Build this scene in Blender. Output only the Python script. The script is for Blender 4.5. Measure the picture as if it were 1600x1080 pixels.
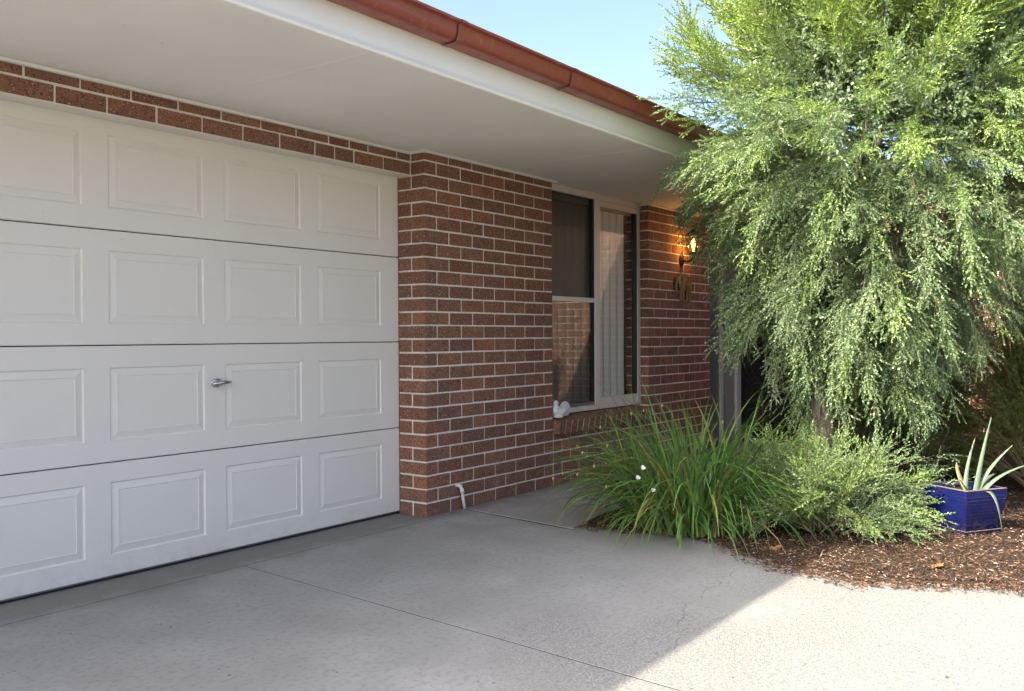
import bpy, math, random
import numpy as np
from mathutils import Vector, Matrix, Euler
random.seed(7); RNG = np.random.default_rng(7)
SC = bpy.context.scene; COL = SC.collection; R = math.radians
for o in list(bpy.data.objects): bpy.data.objects.remove(o)

# ------------------------------------------------------------------ camera
cd = bpy.data.cameras.new('camera'); cam = bpy.data.objects.new('camera', cd); COL.objects.link(cam)
cd.sensor_width = 36; cd.lens = 36 * 1432.23 / 1600; cd.clip_start = .05; cd.clip_end = 2000
r = Vector((0.592155, -0.805809, -0.005011)); u = Vector((0.011359, 0.002129, 0.999933)); d = Vector((0.805744, 0.592172, -0.010414))
cam.matrix_world = Matrix(((r.x, u.x, -d.x, -4.29756), (r.y, u.y, -d.y, -3.82951), (r.z, u.z, -d.z, 1.13355), (0, 0, 0, 1)))
SC.camera = cam
# ------------------------------------------------------------------ sky, sun, exposure
S = Vector((-1.35, .43, 1)).normalized()
el = math.asin(S.z); az = math.atan2(S.x, S.y)
w = bpy.data.worlds.new('World'); SC.world = w; w.use_nodes = True
nt = w.node_tree; bg = nt.nodes['Background']
sky = nt.nodes.new('ShaderNodeTexSky'); sky.sky_type = 'NISHITA'; sky.sun_disc = False
sky.sun_elevation = el; sky.sun_rotation = az % (2 * math.pi); sky.altitude = 100; sky.air_density = .5; sky.dust_density = 5.0; sky.ozone_density = 5.0
nt.links.new(sky.outputs[0], bg.inputs[0]); bg.inputs[1].default_value = .15
ld = bpy.data.lights.new('sun', 'SUN'); ld.energy = 2.0; ld.angle = R(.55); ld.color = (1, .98, .95)
sun = bpy.data.objects.new('sun', ld); COL.objects.link(sun); sun.rotation_euler = S.to_track_quat('Z', 'Y').to_euler(); sun.location = (0, 0, 12)
vs = SC.view_settings; SC.display_settings.display_device = 'sRGB'
vs.view_transform = 'Standard'; vs.look = 'None'; vs.gamma = 1; vs.exposure = 2.42; vs.use_white_balance = True; vs.white_balance_temperature = 7950; vs.white_balance_tint = 7; vs.use_curve_mapping = False

cy = SC.cycles; cy.max_bounces = 8; cy.diffuse_bounces = 3; cy.glossy_bounces = 3; cy.transmission_bounces = 6; cy.transparent_max_bounces = 8; cy.caustics_reflective = False; cy.caustics_refractive = False

# ------------------------------------------------------------------ material helpers
class NT:
    def __init__(s, name, rough=.7, spec=.3):
        s.m = bpy.data.materials.new(name); s.m.use_nodes = True; s.t = s.m.node_tree
        s.b = s.t.nodes['Principled BSDF']; s.out = s.t.nodes['Material Output']
        s.b.inputs['Roughness'].default_value = rough; s.b.inputs['Specular IOR Level'].default_value = spec
        s.tc = s.t.nodes.new('ShaderNodeTexCoord')
    def n(s, ty, **kw):
        n = s.t.nodes.new('ShaderNode' + ty)
        for k, v in kw.items():
            if k.startswith('_'): setattr(n, k[1:], v)
            else: s.set(n.inputs[k.replace('__', ' ')], v)
        return n
    def set(s, i, v):
        if isinstance(v, bpy.types.NodeSocket): s.t.links.new(v, i)
        elif isinstance(v, bpy.types.Node): s.t.links.new(v.outputs[0], i)
        else: i.default_value = v
    def noise(s, scale, vec=None, detail=4, rough=.55, dist=0):
        n = s.n('TexNoise', Scale=scale, Detail=detail, Roughness=rough, Distortion=dist)
        s.set(n.inputs['Vector'], vec if vec is not None else s.tc.outputs['Object']); return n.outputs[0]
    def vor(s, scale, vec=None, feat='F1', out='Distance'):
        n = s.n('TexVoronoi', Scale=scale, _feature=feat)
        s.set(n.inputs['Vector'], vec if vec is not None else s.tc.outputs['Object']); return n.outputs[out]
    def ramp(s, f, *st):
        n = s.n('ValToRGB', Fac=f); e = n.color_ramp.elements
        while len(e) < len(st): e.new(.5)
        for q, (p, c) in zip(e, st):
            q.position = p; q.color = (c, c, c, 1) if isinstance(c, (int, float)) else (*c, 1)
        return n.outputs[0]
    def mix(s, f, a, b, mode='MIX'):
        n = s.n('Mix', _data_type='RGBA', _blend_type=mode); s.set(n.inputs[0], f)
        for i, v in ((6, a), (7, b)): s.set(n.inputs[i], (*v, 1) if isinstance(v, tuple) and len(v) == 3 else v)
        return n.outputs[2]
    def math(s, op, a, b=0.0, c=None):
        n = s.n('Math', _operation=op); s.set(n.inputs[0], a); s.set(n.inputs[1], b)
        if c is not None: s.set(n.inputs[2], c)
        return n.outputs[0]
    def bump(s, h, strength=.3, dist=.01, prev=None):
        n = s.n('Bump', Strength=strength, Distance=dist, Height=h)
        if prev is not None: s.set(n.inputs['Normal'], prev)
        return n.outputs[0]
    def col(s, v): s.set(s.b.inputs['Base Color'], (*v, 1) if isinstance(v, tuple) else v)
    def nor(s, v): s.set(s.b.inputs['Normal'], v)
    def rgh(s, v): s.set(s.b.inputs['Roughness'], v)

M = {}
def plain(name, c, rough=.6, spec=.3, metal=0, var=.08, scale=6, bump=0, bscale=80):
    t = NT(name, rough, spec); t.b.inputs['Metallic'].default_value = metal
    f = t.noise(scale, detail=6)
    t.col(t.mix(f, tuple(x * (1 - var) for x in c), tuple(min(1, x * (1 + var)) for x in c)))
    if bump: t.nor(t.bump(t.noise(bscale, detail=3), bump, .002))
    M[name] = t.m; return t

# bricks: brown-red wire-cut, pale and dark grit, every brick its own tone
t = NT('brick', .82, .25); oi = t.n('ObjectInfo'); gm = t.n('NewGeometry'); RND = t.math('FRACT', t.math('ADD', oi.outputs['Random'], gm.outputs['Random Per Island']))
off = t.n('VectorMath', _operation='SCALE'); t.set(off.inputs[0], (31.7, 17.3, 9.1)); t.set(off.inputs[3], oi.outputs['Random'])
av = t.n('VectorMath', _operation='ADD'); t.set(av.inputs[0], t.tc.outputs['Object']); t.set(av.inputs[1], off.outputs[0]); V = av.outputs[0]
base = t.ramp(RND, (0, (.215, .092, .060)), (.22, (.28, .120, .074)), (.42, (.235, .108, .072)), (.58, (.31, .140, .084)), (.70, (.20, .096, .072)), (.82, (.285, .130, .080)), (.92, (.33, .140, .080)), (1, (.36, .135, .076)))
c = t.mix(t.ramp(t.noise(9, V, 5), (.32, 0), (.75, .6)), base, (.155, .086, .066))
c = t.mix(t.math('MULTIPLY', t.ramp(t.noise(5, V, 6), (.56, 0), (.80, 1)), .28), c, (.33, .22, .17))
vc = t.n('TexVoronoi', Scale=185.); t.set(vc.inputs['Vector'], V); sp = t.n('SeparateColor'); t.set(sp.inputs[0], vc.outputs['Color'])
c = t.mix(t.math('MULTIPLY', t.math('GREATER_THAN', sp.outputs[0], .970), .8), c, (.46, .36, .28))
c = t.mix(t.math('MULTIPLY', t.math('LESS_THAN', sp.outputs[0], .12), .75), c, (.030, .022, .020))
c = t.mix(t.math('MULTIPLY', t.math('LESS_THAN', t.vor(75, V), .13), .7), c, (.035, .025, .022))
pz = t.n('SeparateXYZ'); t.set(pz.inputs[0], gm.outputs['Position'])
c = t.mix(t.math('MULTIPLY', t.ramp(pz.outputs[2], (.0, 1), (.30, 0)), t.ramp(t.noise(7, gm.outputs['Position'], 7), (.40, 0), (.62, .55))), c, (.13, .105, .085))
c = t.mix(t.math('MULTIPLY', t.ramp(t.noise(2.2, gm.outputs['Position'], 6), (.63, 0), (.74, 1)), t.ramp(t.noise(60, V, 3), (.45, 0), (.6, .28))), c, (.46, .41, .36))
t.col(c); t.nor(t.bump(t.noise(160, V, 4), .55, .003)); M['brick'] = t.m
t = NT('mortar', .9, .15)
c = t.mix(t.noise(4, detail=6), (.72, .665, .59), (.82, .77, .70)); c = t.mix(t.ramp(t.noise(40), (.35, .45), (.6, 0)), c, (.52, .46, .39))
t.col(c); t.nor(t.bump(t.noise(140), .8, .004)); M['mortar'] = t.m

# garage door paint with faint horizontal wood grain
t = NT('door_paint', .42, .35)
sc = t.n('Mapping'); t.set(sc.inputs[0], t.tc.outputs['Object']); sc.inputs['Scale'].default_value = (6, 1, 190)
c = t.mix(t.noise(1.1, detail=5), (.72, .67, .605), (.76, .71, .645))
c = t.mix(t.math('MULTIPLY', t.ramp(t.noise(55, detail=2), (.745, 0), (.78, 1)), .3), c, (.35, .32, .29))
dz = t.n('SeparateXYZ'); t.set(dz.inputs[0], t.tc.outputs['Object'])
c = t.mix(t.math('MULTIPLY', t.ramp(dz.outputs[2], (.0, .8), (.16, 0)), t.ramp(t.noise(9, detail=8, rough=.7), (.46, 0), (.70, .5))), c, (.36, .32, .27))
c = t.mix(t.ramp(t.noise(2.4, detail=7, rough=.65), (.52, 0), (.74, .13)), c, (.58, .54, .48))
t.col(c); t.rgh(t.ramp(t.noise(3, detail=5), (.3, .34), (.7, .52)))
bb = t.bump(t.noise(2.2, detail=1), .25, .012); t.nor(t.bump(t.noise(1, sc.outputs[0], 3), .22, .0012, bb)); M['door_paint'] = t.m
t = plain('soffit_paint', (.85, .82, .77), .65, .2, var=.035, scale=1.5, bump=.1, bscale=30)
t.col(t.mix(t.math('LESS_THAN', t.vor(5.5), .018), t.mix(t.ramp(t.noise(.9, detail=7), (.42, 0), (.66, .55)), (.85, .82, .77), (.74, .70, .63)), (.12, .10, .08)))
t = plain('cream_paint', (.78, .745, .66), .4, .35, var=.06, scale=2.5)
t = plain('white_trim', (.74, .72, .67), .5, .3, var=.03)
t = plain('aluminium', (.68, .63, .57), .42, .5, var=.05, scale=10)
t = plain('beige_frame', (.36, .325, .28), .5, .4, var=.06)
t = plain('grey_panel', (.17, .17, .16), .35, .5, var=.06)
t = plain('black_iron', (.012, .012, .012), .4, .5)
t = plain('dark_rubber', (.02, .02, .02), .7, .2)
t = plain('pvc', (.62, .64, .66), .35, .5, var=.12, scale=25)
t = plain('chrome', (.55, .56, .57), .16, .5, metal=1, var=.05)
t = plain('steel_paint', (.78, .77, .75), .5, .3, var=.05)
t = plain('plaster', (.30, .28, .24), .9, .1)
t = plain('blind', (.86, .87, .76), .7, .2, var=.04)
t = plain('ceramic_white', (.62, .63, .62), .5, .4, var=.14, scale=40, bump=.25, bscale=60)
t = plain('terracotta', (.27, .105, .06), .8, .2, var=.25)
# gutter: weathered oxide red with a sheen
t = NT('gutter_red', .30, .55)
c = t.mix(t.noise(1.6, detail=5), (.215, .040, .030), (.29, .062, .040)); c = t.mix(t.math('MULTIPLY', t.ramp(t.noise(24, detail=6), (.56, 0), (.72, 1)), .5), c, (.36, .17, .12))
c = t.mix(t.math('LESS_THAN', t.vor(46), .07), c, (.45, .30, .25))
mp = t.n('Mapping'); t.set(mp.inputs[0], t.tc.outputs['Object']); mp.inputs['Scale'].default_value = (14, 2, 2)
c = t.mix(t.ramp(t.noise(1, mp.outputs[0], 6, .7), (.50, 0), (.70, .22)), c, (.15, .05, .04)); c = t.mix(t.ramp(t.noise(3, mp.outputs[0], 6, .7), (.62, 0), (.76, .22)), c, (.38, .22, .19))
t.col(c); t.rgh(t.ramp(t.noise(9), (.3, .28), (.7, .5))); M['gutter_red'] = t.m

# concrete: trowelled smooth near the door, worn and pitted further out
t = NT('concrete', .85, .2); P = t.tc.outputs['Object']
xyz = t.n('SeparateXYZ'); t.set(xyz.inputs[0], P)
wear = t.math('ADD', t.math('MULTIPLY', t.math('ADD', t.math('MULTIPLY', xyz.outputs[1], -1), -1.35), .9), t.math('MULTIPLY', t.math('SUBTRACT', t.noise(.9, P, 5), .5), 3.2))
wear = t.ramp(wear, (.25, 0), (.75, 1))
c = t.mix(t.ramp(t.noise(.8, P, 6), (.3, 0), (.7, 1)), (.315, .308, .295), (.365, .358, .343))
c = t.mix(t.ramp(t.noise(2.6, P, 7), (.38, .55), (.62, 0)), c, (.265, .258, .243))
c = t.mix(t.ramp(t.noise(1.3, P, 3), (.58, 0), (.72, .6)), c, (.395, .392, .385))
fine = t.noise(95, P, 5, .75); grit = t.vor(230, P)
c = t.mix(t.math('MULTIPLY', wear, .8), c, t.mix(t.ramp(fine, (.34, 0), (.66, 1)), (.16, .155, .147), (.49, .482, .465)))
pit = t.math('LESS_THAN', t.vor(30, P), t.ramp(t.noise(7, P, 4), (.47, 0), (.78, .27)))
c = t.mix(t.math('MULTIPLY', pit, .78), c, (.075, .07, .06))
c = t.mix(t.ramp(t.noise(38, P, 4), (.36, .30), (.5, 0)), c, (.17, .165, .155))
c = t.mix(t.math('MULTIPLY', t.math('LESS_THAN', t.vor(7, P), .022), .8), c, (.05, .04, .03))
c = t.mix(t.ramp(t.noise(.55, P, 4, .6, .6), (.50, 0), (.60, .45)), c, (.245, .235, .215))
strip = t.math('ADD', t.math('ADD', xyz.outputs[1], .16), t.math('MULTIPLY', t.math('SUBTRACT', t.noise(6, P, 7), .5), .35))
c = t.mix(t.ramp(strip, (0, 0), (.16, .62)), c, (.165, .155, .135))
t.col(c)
hh = t.math('ADD', t.math('MULTIPLY', fine, t.math('ADD', t.math('MULTIPLY', wear, 1.2), .12)), t.math('MULTIPLY', pit, -.6))
t.nor(t.bump(hh, .9, .008)); M['concrete'] = t.m
plain('joint_dark', (.035, .032, .028), .95, .1)

t = NT('soil', .95, .1); c = t.mix(t.noise(14, detail=8), (.030, .022, .017), (.075, .052, .038)); c = t.mix(t.math('GREATER_THAN', t.noise(90), .63), c, (.17, .10, .065))
t.col(c); t.nor(t.bump(t.noise(60, detail=6), 1, .02)); M['soil'] = t.m
t = NT('ground', .95, .1); c = t.mix(t.noise(.6, detail=8), (.07, .085, .03), (.13, .12, .055)); t.col(c); M['ground'] = t.m

def attr_mat(name, stops, rough=.5, spec=.35, trans=.3, tcol=(.30, .42, .08), sheen=None):
    t = NT(name, rough, spec); a = t.n('Attribute', _attribute_name='tint')
    c = t.ramp(a.outputs['Fac'], *stops); t.col(c)
    if trans:
        tr = t.n('BsdfTranslucent'); t.set(tr.inputs[0], t.mix(.5, c, (*tcol, 1)))
        mx = t.n('MixShader'); t.set(mx.inputs[0], trans); t.t.links.new(t.b.outputs[0], mx.inputs[1]); t.t.links.new(tr.outputs[0], mx.inputs[2]); t.t.links.new(mx.outputs[0], t.out.inputs[0])
    M[name] = t.m; return t
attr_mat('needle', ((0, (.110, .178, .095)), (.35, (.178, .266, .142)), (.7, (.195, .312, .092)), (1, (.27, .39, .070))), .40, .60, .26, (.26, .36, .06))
attr_mat('needle_dark', ((0, (.050, .085, .022)), (.6, (.105, .155, .030)), (1, (.21, .26, .04))), .5, .35, .36, (.26, .36, .04))
attr_mat('red_leaf', ((0, (.05, .05, .02)), (.5, (.16, .04, .025)), (1, (.42, .045, .04))), .5, .35, .3, (.4, .08, .05))
attr_mat('strap', ((0, (.050, .13, .035)), (.45, (.10, .21, .05)), (.80, (.20, .31, .075)), (.90, (.30, .27, .10)), (1, (.32, .22, .11))), .38, .5, .25, (.16, .30, .03))
attr_mat('broadleaf', ((0, (.02, .05, .018)), (1, (.045, .09, .025))), .3, .5, .2, (.1, .2, .03))
attr_mat('aloe', ((0, (.11, .16, .12)), (.6, (.15, .21, .14)), (.8, (.30, .30, .12)), (1, (.34, .19, .10))), .45, .4, .08)
attr_mat('chip', ((0, (.030, .022, .018)), (.4, (.075, .045, .030)), (.75, (.165, .085, .052)), (.93, (.28, .19, .13)), (1, (.42, .36, .29))), .85, .2, 0)
attr_mat('dry_leaf', ((0, (.34, .17, .06)), (1, (.42, .25, .11))), .7, .2, .25, (.5, .28, .08))
plain('twig', (.15, .125, .080), .85, .15, var=.3, scale=30)
t = NT('bark', .95, .1); mp = t.n('Mapping'); t.set(mp.inputs[0], t.tc.outputs['Object']); mp.inputs['Scale'].default_value = (38, 38, 7)
f = t.noise(1, mp.outputs[0], 8, .7); t.col(t.mix(t.ramp(f, (.35, 0), (.65, 1)), (.05, .040, .034), (.27, .23, .20))); t.nor(t.bump(f, 1, .02)); M['bark'] = t.m
t = NT('glaze_blue', .16, .6); xyz = t.n('SeparateXYZ'); t.set(xyz.inputs[0], t.tc.outputs['Object'])
c = t.mix(t.noise(14, detail=5), (.003, .006, .046), (.006, .011, .092)); c = t.mix(t.math('LESS_THAN', t.vor(60), .05), c, (.25, .25, .4)); t.col(c)
splash = t.math('MULTIPLY', t.ramp(t.noise(16, detail=7), (.46, 0), (.66, 1)), t.ramp(xyz.outputs[2], (.0, .7), (.08, .05)))
t.col(t.mix(splash, c, (.11, .085, .075))); t.rgh(t.math('ADD', t.math('MULTIPLY', splash, .5), .2))
t.nor(t.bump(t.noise(25), .15, .004)); M['glaze_blue'] = t.m
plain('glaze_edge', (.16, .13, .12), .4, .4, var=.3, scale=30)
plain('petal', (.78, .78, .72), .5, .3)
plain('seed', (.36, .24, .10), .7, .2, var=.3)
plain('bronze', (.24, .175, .075), .42, .5, metal=.5, var=.35, scale=30, bump=.5, bscale=90)
plain('amber_stone', (.55, .26, .03), .2, .6)
def glass_mat(name, tint, rough=0.0, ior=1.5, extra=0):
    t = NT(name); gm = t.n('NewGeometry'); fr = t.n('Fresnel', IOR=t.math('ADD', ior, t.math('MULTIPLY', gm.outputs['Backfacing'], 1 / ior - ior))); tr = t.n('BsdfTransparent'); tr.inputs[0].default_value = (*tint, 1)
    gl = t.n('BsdfGlossy'); gl.inputs['Roughness'].default_value = rough
    f = t.math('ADD', t.math('MULTIPLY', fr.outputs[0], 1.05), extra)
    mx = t.n('MixShader'); t.set(mx.inputs[0], f); t.t.links.new(tr.outputs[0], mx.inputs[1]); t.t.links.new(gl.outputs[0], mx.inputs[2]); t.t.links.new(mx.outputs[0], t.out.inputs[0]); M[name] = t.m
glass_mat('glass', (.97, .98, .97))
# insect screen: fine weave seen as a half-open dark film
t = NT('fly_screen', .8, .1); t.col((.05, .05, .05)); tr = t.n('BsdfTransparent'); mx = t.n('MixShader'); mx.inputs[0].default_value = .40
t.t.links.new(tr.outputs[0], mx.inputs[1]); t.t.links.new(t.b.outputs[0], mx.inputs[2]); t.t.links.new(mx.outputs[0], t.out.inputs[0]); M['fly_screen'] = t.m
t = NT('lamp_glow', .3); t.col((.9, .6, .25)); t.b.inputs['Emission Color'].default_value = (1, .60, .20, 1); t.b.inputs['Emission Strength'].default_value = 2.4; M['lamp_glow'] = t.m
glass_mat('lamp_glass', (.95, .85, .62), .08)

# ------------------------------------------------------------------ mesh helpers
def link(name, me, parent=None, loc=None):
    o = bpy.data.objects.new(name, me); COL.objects.link(o)
    if parent is not None: o.parent = parent
    if loc is not None: o.location = loc
    return o
def tag(o, label=None, cat=None, group=None, kind=None):
    if label: o['label'] = label
    if cat: o['category'] = cat
    if group: o['group'] = group
    if kind: o['kind'] = kind
    return o
def empty(name, loc, label, cat, group=None, rz=0):
    o = link(name, None, None, loc); o.empty_display_size = .1; o.rotation_euler.z = rz; return tag(o, label, cat, group)
class MB:
    def __init__(s): s.v = []; s.f = []; s.mi = []
    def add(s, vs, fs, mi=0):
        b = len(s.v); s.v += [tuple(q) for q in vs]; s.f += [tuple(i + b for i in f) for f in fs]; s.mi += [mi] * len(fs)
    def box(s, x0, x1, y0, y1, z0, z1, mi=0):
        s.add([(x, y, z) for z in (z0, z1) for y in (y0, y1) for x in (x0, x1)], [(0, 2, 3, 1), (4, 5, 7, 6), (0, 1, 5, 4), (2, 6, 7, 3), (0, 4, 6, 2), (1, 3, 7, 5)], mi); return s
    def bevbox(s, x0, x1, y0, y1, z0, z1, b=.003, j=0, mi=0):
        # chamfered box: 24 verts, 44 triangles
        vs = []; X = (x0, x1); Y = (y0, y1); Z = (z0, z1); ix = {}
        for a in (0, 1):
            for e in (0, 1):
                for g in (0, 1):
                    p = (X[a], Y[e], Z[g]); sg = (1 - 2 * a, 1 - 2 * e, 1 - 2 * g)
                    for ax in range(3):
                        q = [p[k] + (0 if k == ax else sg[k] * b) for k in range(3)]
                        if j: q = [v + random.uniform(-j, j) for v in q]
                        ix[a, e, g, ax] = len(vs); vs.append(q)
        fs = []
        for ax in range(3):
            o1, o2 = [k for k in range(3) if k != ax]
            for sd in (0, 1):
                l = []
                for m, n in ((0, 0), (1, 0), (1, 1), (0, 1)):
                    k = [0, 0, 0]; k[ax] = sd; k[o1] = m; k[o2] = n; l.append(ix[(*k, ax)])
                flip = (sd == 0) ^ (ax == 1); fs.append(l[::-1] if flip else l)
            for m in (0, 1):
                for n in (0, 1):
                    k0 = [0, 0, 0]; k1 = [0, 0, 0]; k1[ax] = 1; k0[o1] = k1[o1] = m; k0[o2] = k1[o2] = n
                    fs.append([ix[(*k0, o1)], ix[(*k1, o1)], ix[(*k1, o2)], ix[(*k0, o2)]])
        for a in (0, 1):
            for e in (0, 1):
                for g in (0, 1): fs.append([ix[a, e, g, 0], ix[a, e, g, 1], ix[a, e, g, 2]])
        s.add(vs, fs, mi); return s
    def tube(s, pts, rad, n=8, mi=0, cap=True):
        pts = [Vector(p) for p in pts]; rad = [rad] * len(pts) if not hasattr(rad, '__len__') else rad
        vs = []; pv = None
        for i, p in enumerate(pts):
            tg = (pts[min(i + 1, len(pts) - 1)] - pts[max(i - 1, 0)]).normalized()
            if pv is None: pv = tg.orthogonal().normalized()
            pv = (pv - tg * pv.dot(tg)).normalized(); q = tg.cross(pv)
            vs += [p + (pv * math.cos(a) + q * math.sin(a)) * rad[i] for a in (2 * math.pi * k / n for k in range(n))]
        fs = [(i * n + k, i * n + (k + 1) % n, (i + 1) * n + (k + 1) % n, (i + 1) * n + k) for i in range(len(pts) - 1) for k in range(n)]
        if cap: fs += [tuple(range(n))[::-1], tuple(range((len(pts) - 1) * n, len(pts) * n))]
        s.add(vs, fs, mi); return s
    def ball(s, c, rx, ry, rz, n=12, m=8, mi=0, rot=None):
        vs = [(0, 0, 1)] + [(math.sin(a) * math.cos(b), math.sin(a) * math.sin(b), math.cos(a)) for a in (math.pi * i / m for i in range(1, m)) for b in (2 * math.pi * k / n for k in range(n))] + [(0, 0, -1)]
        q = []
        for v in vs:
            p = Vector((v[0] * rx, v[1] * ry, v[2] * rz))
            if rot: p = rot @ p
            q.append(p + Vector(c))
        fs = [(0, 1 + k, 1 + (k + 1) % n) for k in range(n)]
        for i in range(m - 2): fs += [(1 + i * n + k, 1 + (i + 1) * n + k, 1 + (i + 1) * n + (k + 1) % n, 1 + i * n + (k + 1) % n) for k in range(n)]
        l = len(vs) - 1; b = 1 + (m - 2) * n; fs += [(l, b + (k + 1) % n, b + k) for k in range(n)]
        s.add(q, fs, mi); return s
    def prism(s, prof, x0, x1, mi=0, closed=True):
        # profile of (y, z) points pulled along X
        n = len(prof); vs = [(x0, *p) for p in prof] + [(x1, *p) for p in prof]
        fs = [(k, (k + 1) % n, n + (k + 1) % n, n + k) for k in range(n if closed else n - 1)]
        if closed: fs += [tuple(range(n))[::-1], tuple(range(n, 2 * n))]
        s.add(vs, fs, mi); return s
    def mesh(s, name, mats, smooth=False):
        me = bpy.data.meshes.new(name); me.from_pydata([tuple(v) for v in s.v], [], s.f)
        for m in (mats if isinstance(mats, (list, tuple)) else [mats]): me.materials.append(M[m])
        if any(s.mi): me.polygons.foreach_set('material_index', s.mi)
        if smooth is True: me.polygons.foreach_set('use_smooth', [True] * len(s.f))
        me.update()
        if smooth == 'auto': me.polygons.foreach_set('use_smooth', [True] * len(s.f)); me.set_sharp_from_angle(angle=R(35))
        return me
    def obj(s, name, mats, parent=None, loc=None, smooth=False): return link(name, s.mesh(name, mats, smooth), parent, loc)
def np_mesh(name, V, F, mats, tint=None, mi=None, smooth=False):
    me = bpy.data.meshes.new(name); k = F.shape[1]
    me.vertices.add(len(V)); me.vertices.foreach_set('co', np.ascontiguousarray(V, np.float32).ravel())
    me.loops.add(F.size); me.loops.foreach_set('vertex_index', F.astype(np.int32).ravel())
    me.polygons.add(len(F)); me.polygons.foreach_set('loop_start', np.arange(0, F.size, k, dtype=np.int32))
    for m in mats: me.materials.append(M[m])
    if mi is not None: me.polygons.foreach_set('material_index', mi.astype(np.int32))
    if tint is not None:
        a = me.attributes.new('tint', 'FLOAT', 'POINT'); a.data.foreach_set('value', tint.astype(np.float32))
    if smooth: me.polygons.foreach_set('use_smooth', np.ones(len(F), bool))
    me.update(calc_edges=True); return me
def set_tint(me, v):
    a = me.attributes.new('tint', 'FLOAT', 'POINT'); a.data.foreach_set('value', np.full(len(me.vertices), v, np.float32) if np.isscalar(v) else np.asarray(v, np.float32))

# ------------------------------------------------------------------ ground, driveway, garden bed
g = MB(); g.add([(-400, -400, -.16), (400, -400, -.16), (400, 400, -.16), (-400, 400, -.16)], [(0, 1, 2, 3)])
tag(g.obj('ground', 'ground'), kind='structure')
b = MB(); b.box(-16, 5.25, -20, .4, -.15, -.10); drive = tag(b.obj('driveway', 'joint_dark'), kind='structure')
def slab(pts, name='slab', zt=0.0, ch=.0014):
    n = len(pts); c = Vector((sum(p[0] for p in pts) / n, sum(p[1] for p in pts) / n, 0)); m = MB(); vs = []
    for z, k in ((-.099, 0), (zt - ch, 0), (zt, ch)):
        for i, p in enumerate(pts):
            a = Vector((*pts[i - 1], 0)); q = Vector((*p, 0)); e = Vector((*pts[(i + 1) % n], 0))
            n1 = Vector((-(q - a).y, (q - a).x, 0)).normalized(); n2 = Vector((-(e - q).y, (e - q).x, 0)).normalized()
            o = q + (n1 + n2).normalized() * k if k else q; vs.append((o.x, o.y, z))
    fs = [(l * n + i, l * n + (i + 1) % n, (l + 1) * n + (i + 1) % n, (l + 1) * n + i) for l in (0, 1) for i in range(n)] + [tuple(range(2 * n, 3 * n))]
    m.add(vs, fs); return m.obj(name, 'concrete', drive)
JX = lambda y: -1.435 + .083 * (y + .12)          # the sawn joint that runs out from the garage door
slab([(-16, -.060), (-.02, -.060), (-.02, .34), (-16, .34)], 'threshold_slab', .002, .0014)
slab([(-16, -5.2), (JX(-5.2) - .0045, -5.2), (JX(-.066) - .0035, -.066), (-16, -.066)])
slab([(JX(-5.2) + .0045, -5.2), (.60, -5.2), (.60, -.95), (.222, -.95), (.216, -.86), (.350, .012), (-.014, .012), (-.014, -.066), (JX(-.066) + .003, -.066)])
slab([(.232, -.94), (4.9, -.94), (4.9, .02), (.364, .02)], 'path_slab', .003)
slab([(-16, -20), (.6, -20), (.6, -5.21), (-16, -5.21)])  # unseen forecourt, widened so its sunlit concrete bounces light onto the shaded facade
for q in ([(-16, -.0675), (-.012, -.0675), (-.012, -.0585), (-16, -.0585)], [(JX(-5.2) - .008, -5.2), (JX(-5.2) + .008, -5.2), (JX(-.06) + .008, -.06), (JX(-.06) - .008, -.06)], [(.214, -.95), (.236, -.95), (.372, .02), (.345, .02)]):
    m = MB(); m.add([(x, y, -.0012) for x, y in q], [(0, 1, 2, 3)]); m.obj('joint_filler', 'joint_dark', drive)
# hairline crack in the worn slab
ck = [(-.09, -2.06), (-.20, -2.10), (-.31, -2.08), (-.42, -2.13), (-.52, -2.10), (-.66, -2.16), (-.78, -2.13), (-.90, -2.20), (-1.02, -2.22), (-1.13, -2.29), (-1.26, -2.33), (-1.34, -2.39)]
pp = []
for (a, e), (f, h_) in zip(ck, ck[1:]):
    for k in range(4): pp.append((a + (f - a) * k / 4 + random.uniform(-.010, .010), e + (h_ - e) * k / 4 + random.uniform(-.012, .012)))
m = MB()
for k in range(len(pp) - 1):
    w_ = random.uniform(.0004, .0010); a, e = pp[k]; f, h_ = pp[k + 1]; m.add([(a, e - w_, .0007), (f, h_ - w_, .0007), (f, h_ + w_, .0007), (a, e + w_, .0007)], [(0, 1, 2, 3)])
m.obj('crack', 'joint_dark', drive)

def edge_x(y):      # where mulch meets the concrete
    return .10 + .07 * math.sin(y * 3.1) + .05 * math.sin(y * 7.7 + 1) + (.12 if y < -2.7 else 0) + .30 * min(1, max(0, (y + 2.25) * 2.2))
def bed_h(x, y): return .010 + .016 * min(1, max(0, (x - .05) * .9)) + .010 * math.sin(x * 3.1 + 1) * math.sin(y * 2.7) * min(1, max(0, x)) + .006 * math.sin(x * 17) * math.sin(y * 15)
nx, ny = 90, 110; vs = []; fs = []
for j in range(ny + 1):
    y = -.90 - 6.0 * j / ny; e = edge_x(y)
    for i in range(nx + 1):
        x = e + (5.2 - e) * (i / nx) ** 1.5; vs.append((x, y, (bed_h(x, y) if i > 1 else .004) if i else -.004))
fs = [(j * (nx + 1) + i, (j + 1) * (nx + 1) + i, (j + 1) * (nx + 1) + i + 1, j * (nx + 1) + i + 1) for j in range(ny) for i in range(nx)]
m = MB(); m.add(vs, fs); tag(m.obj('garden_bed', 'soil', smooth=True), kind='structure')
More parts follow.
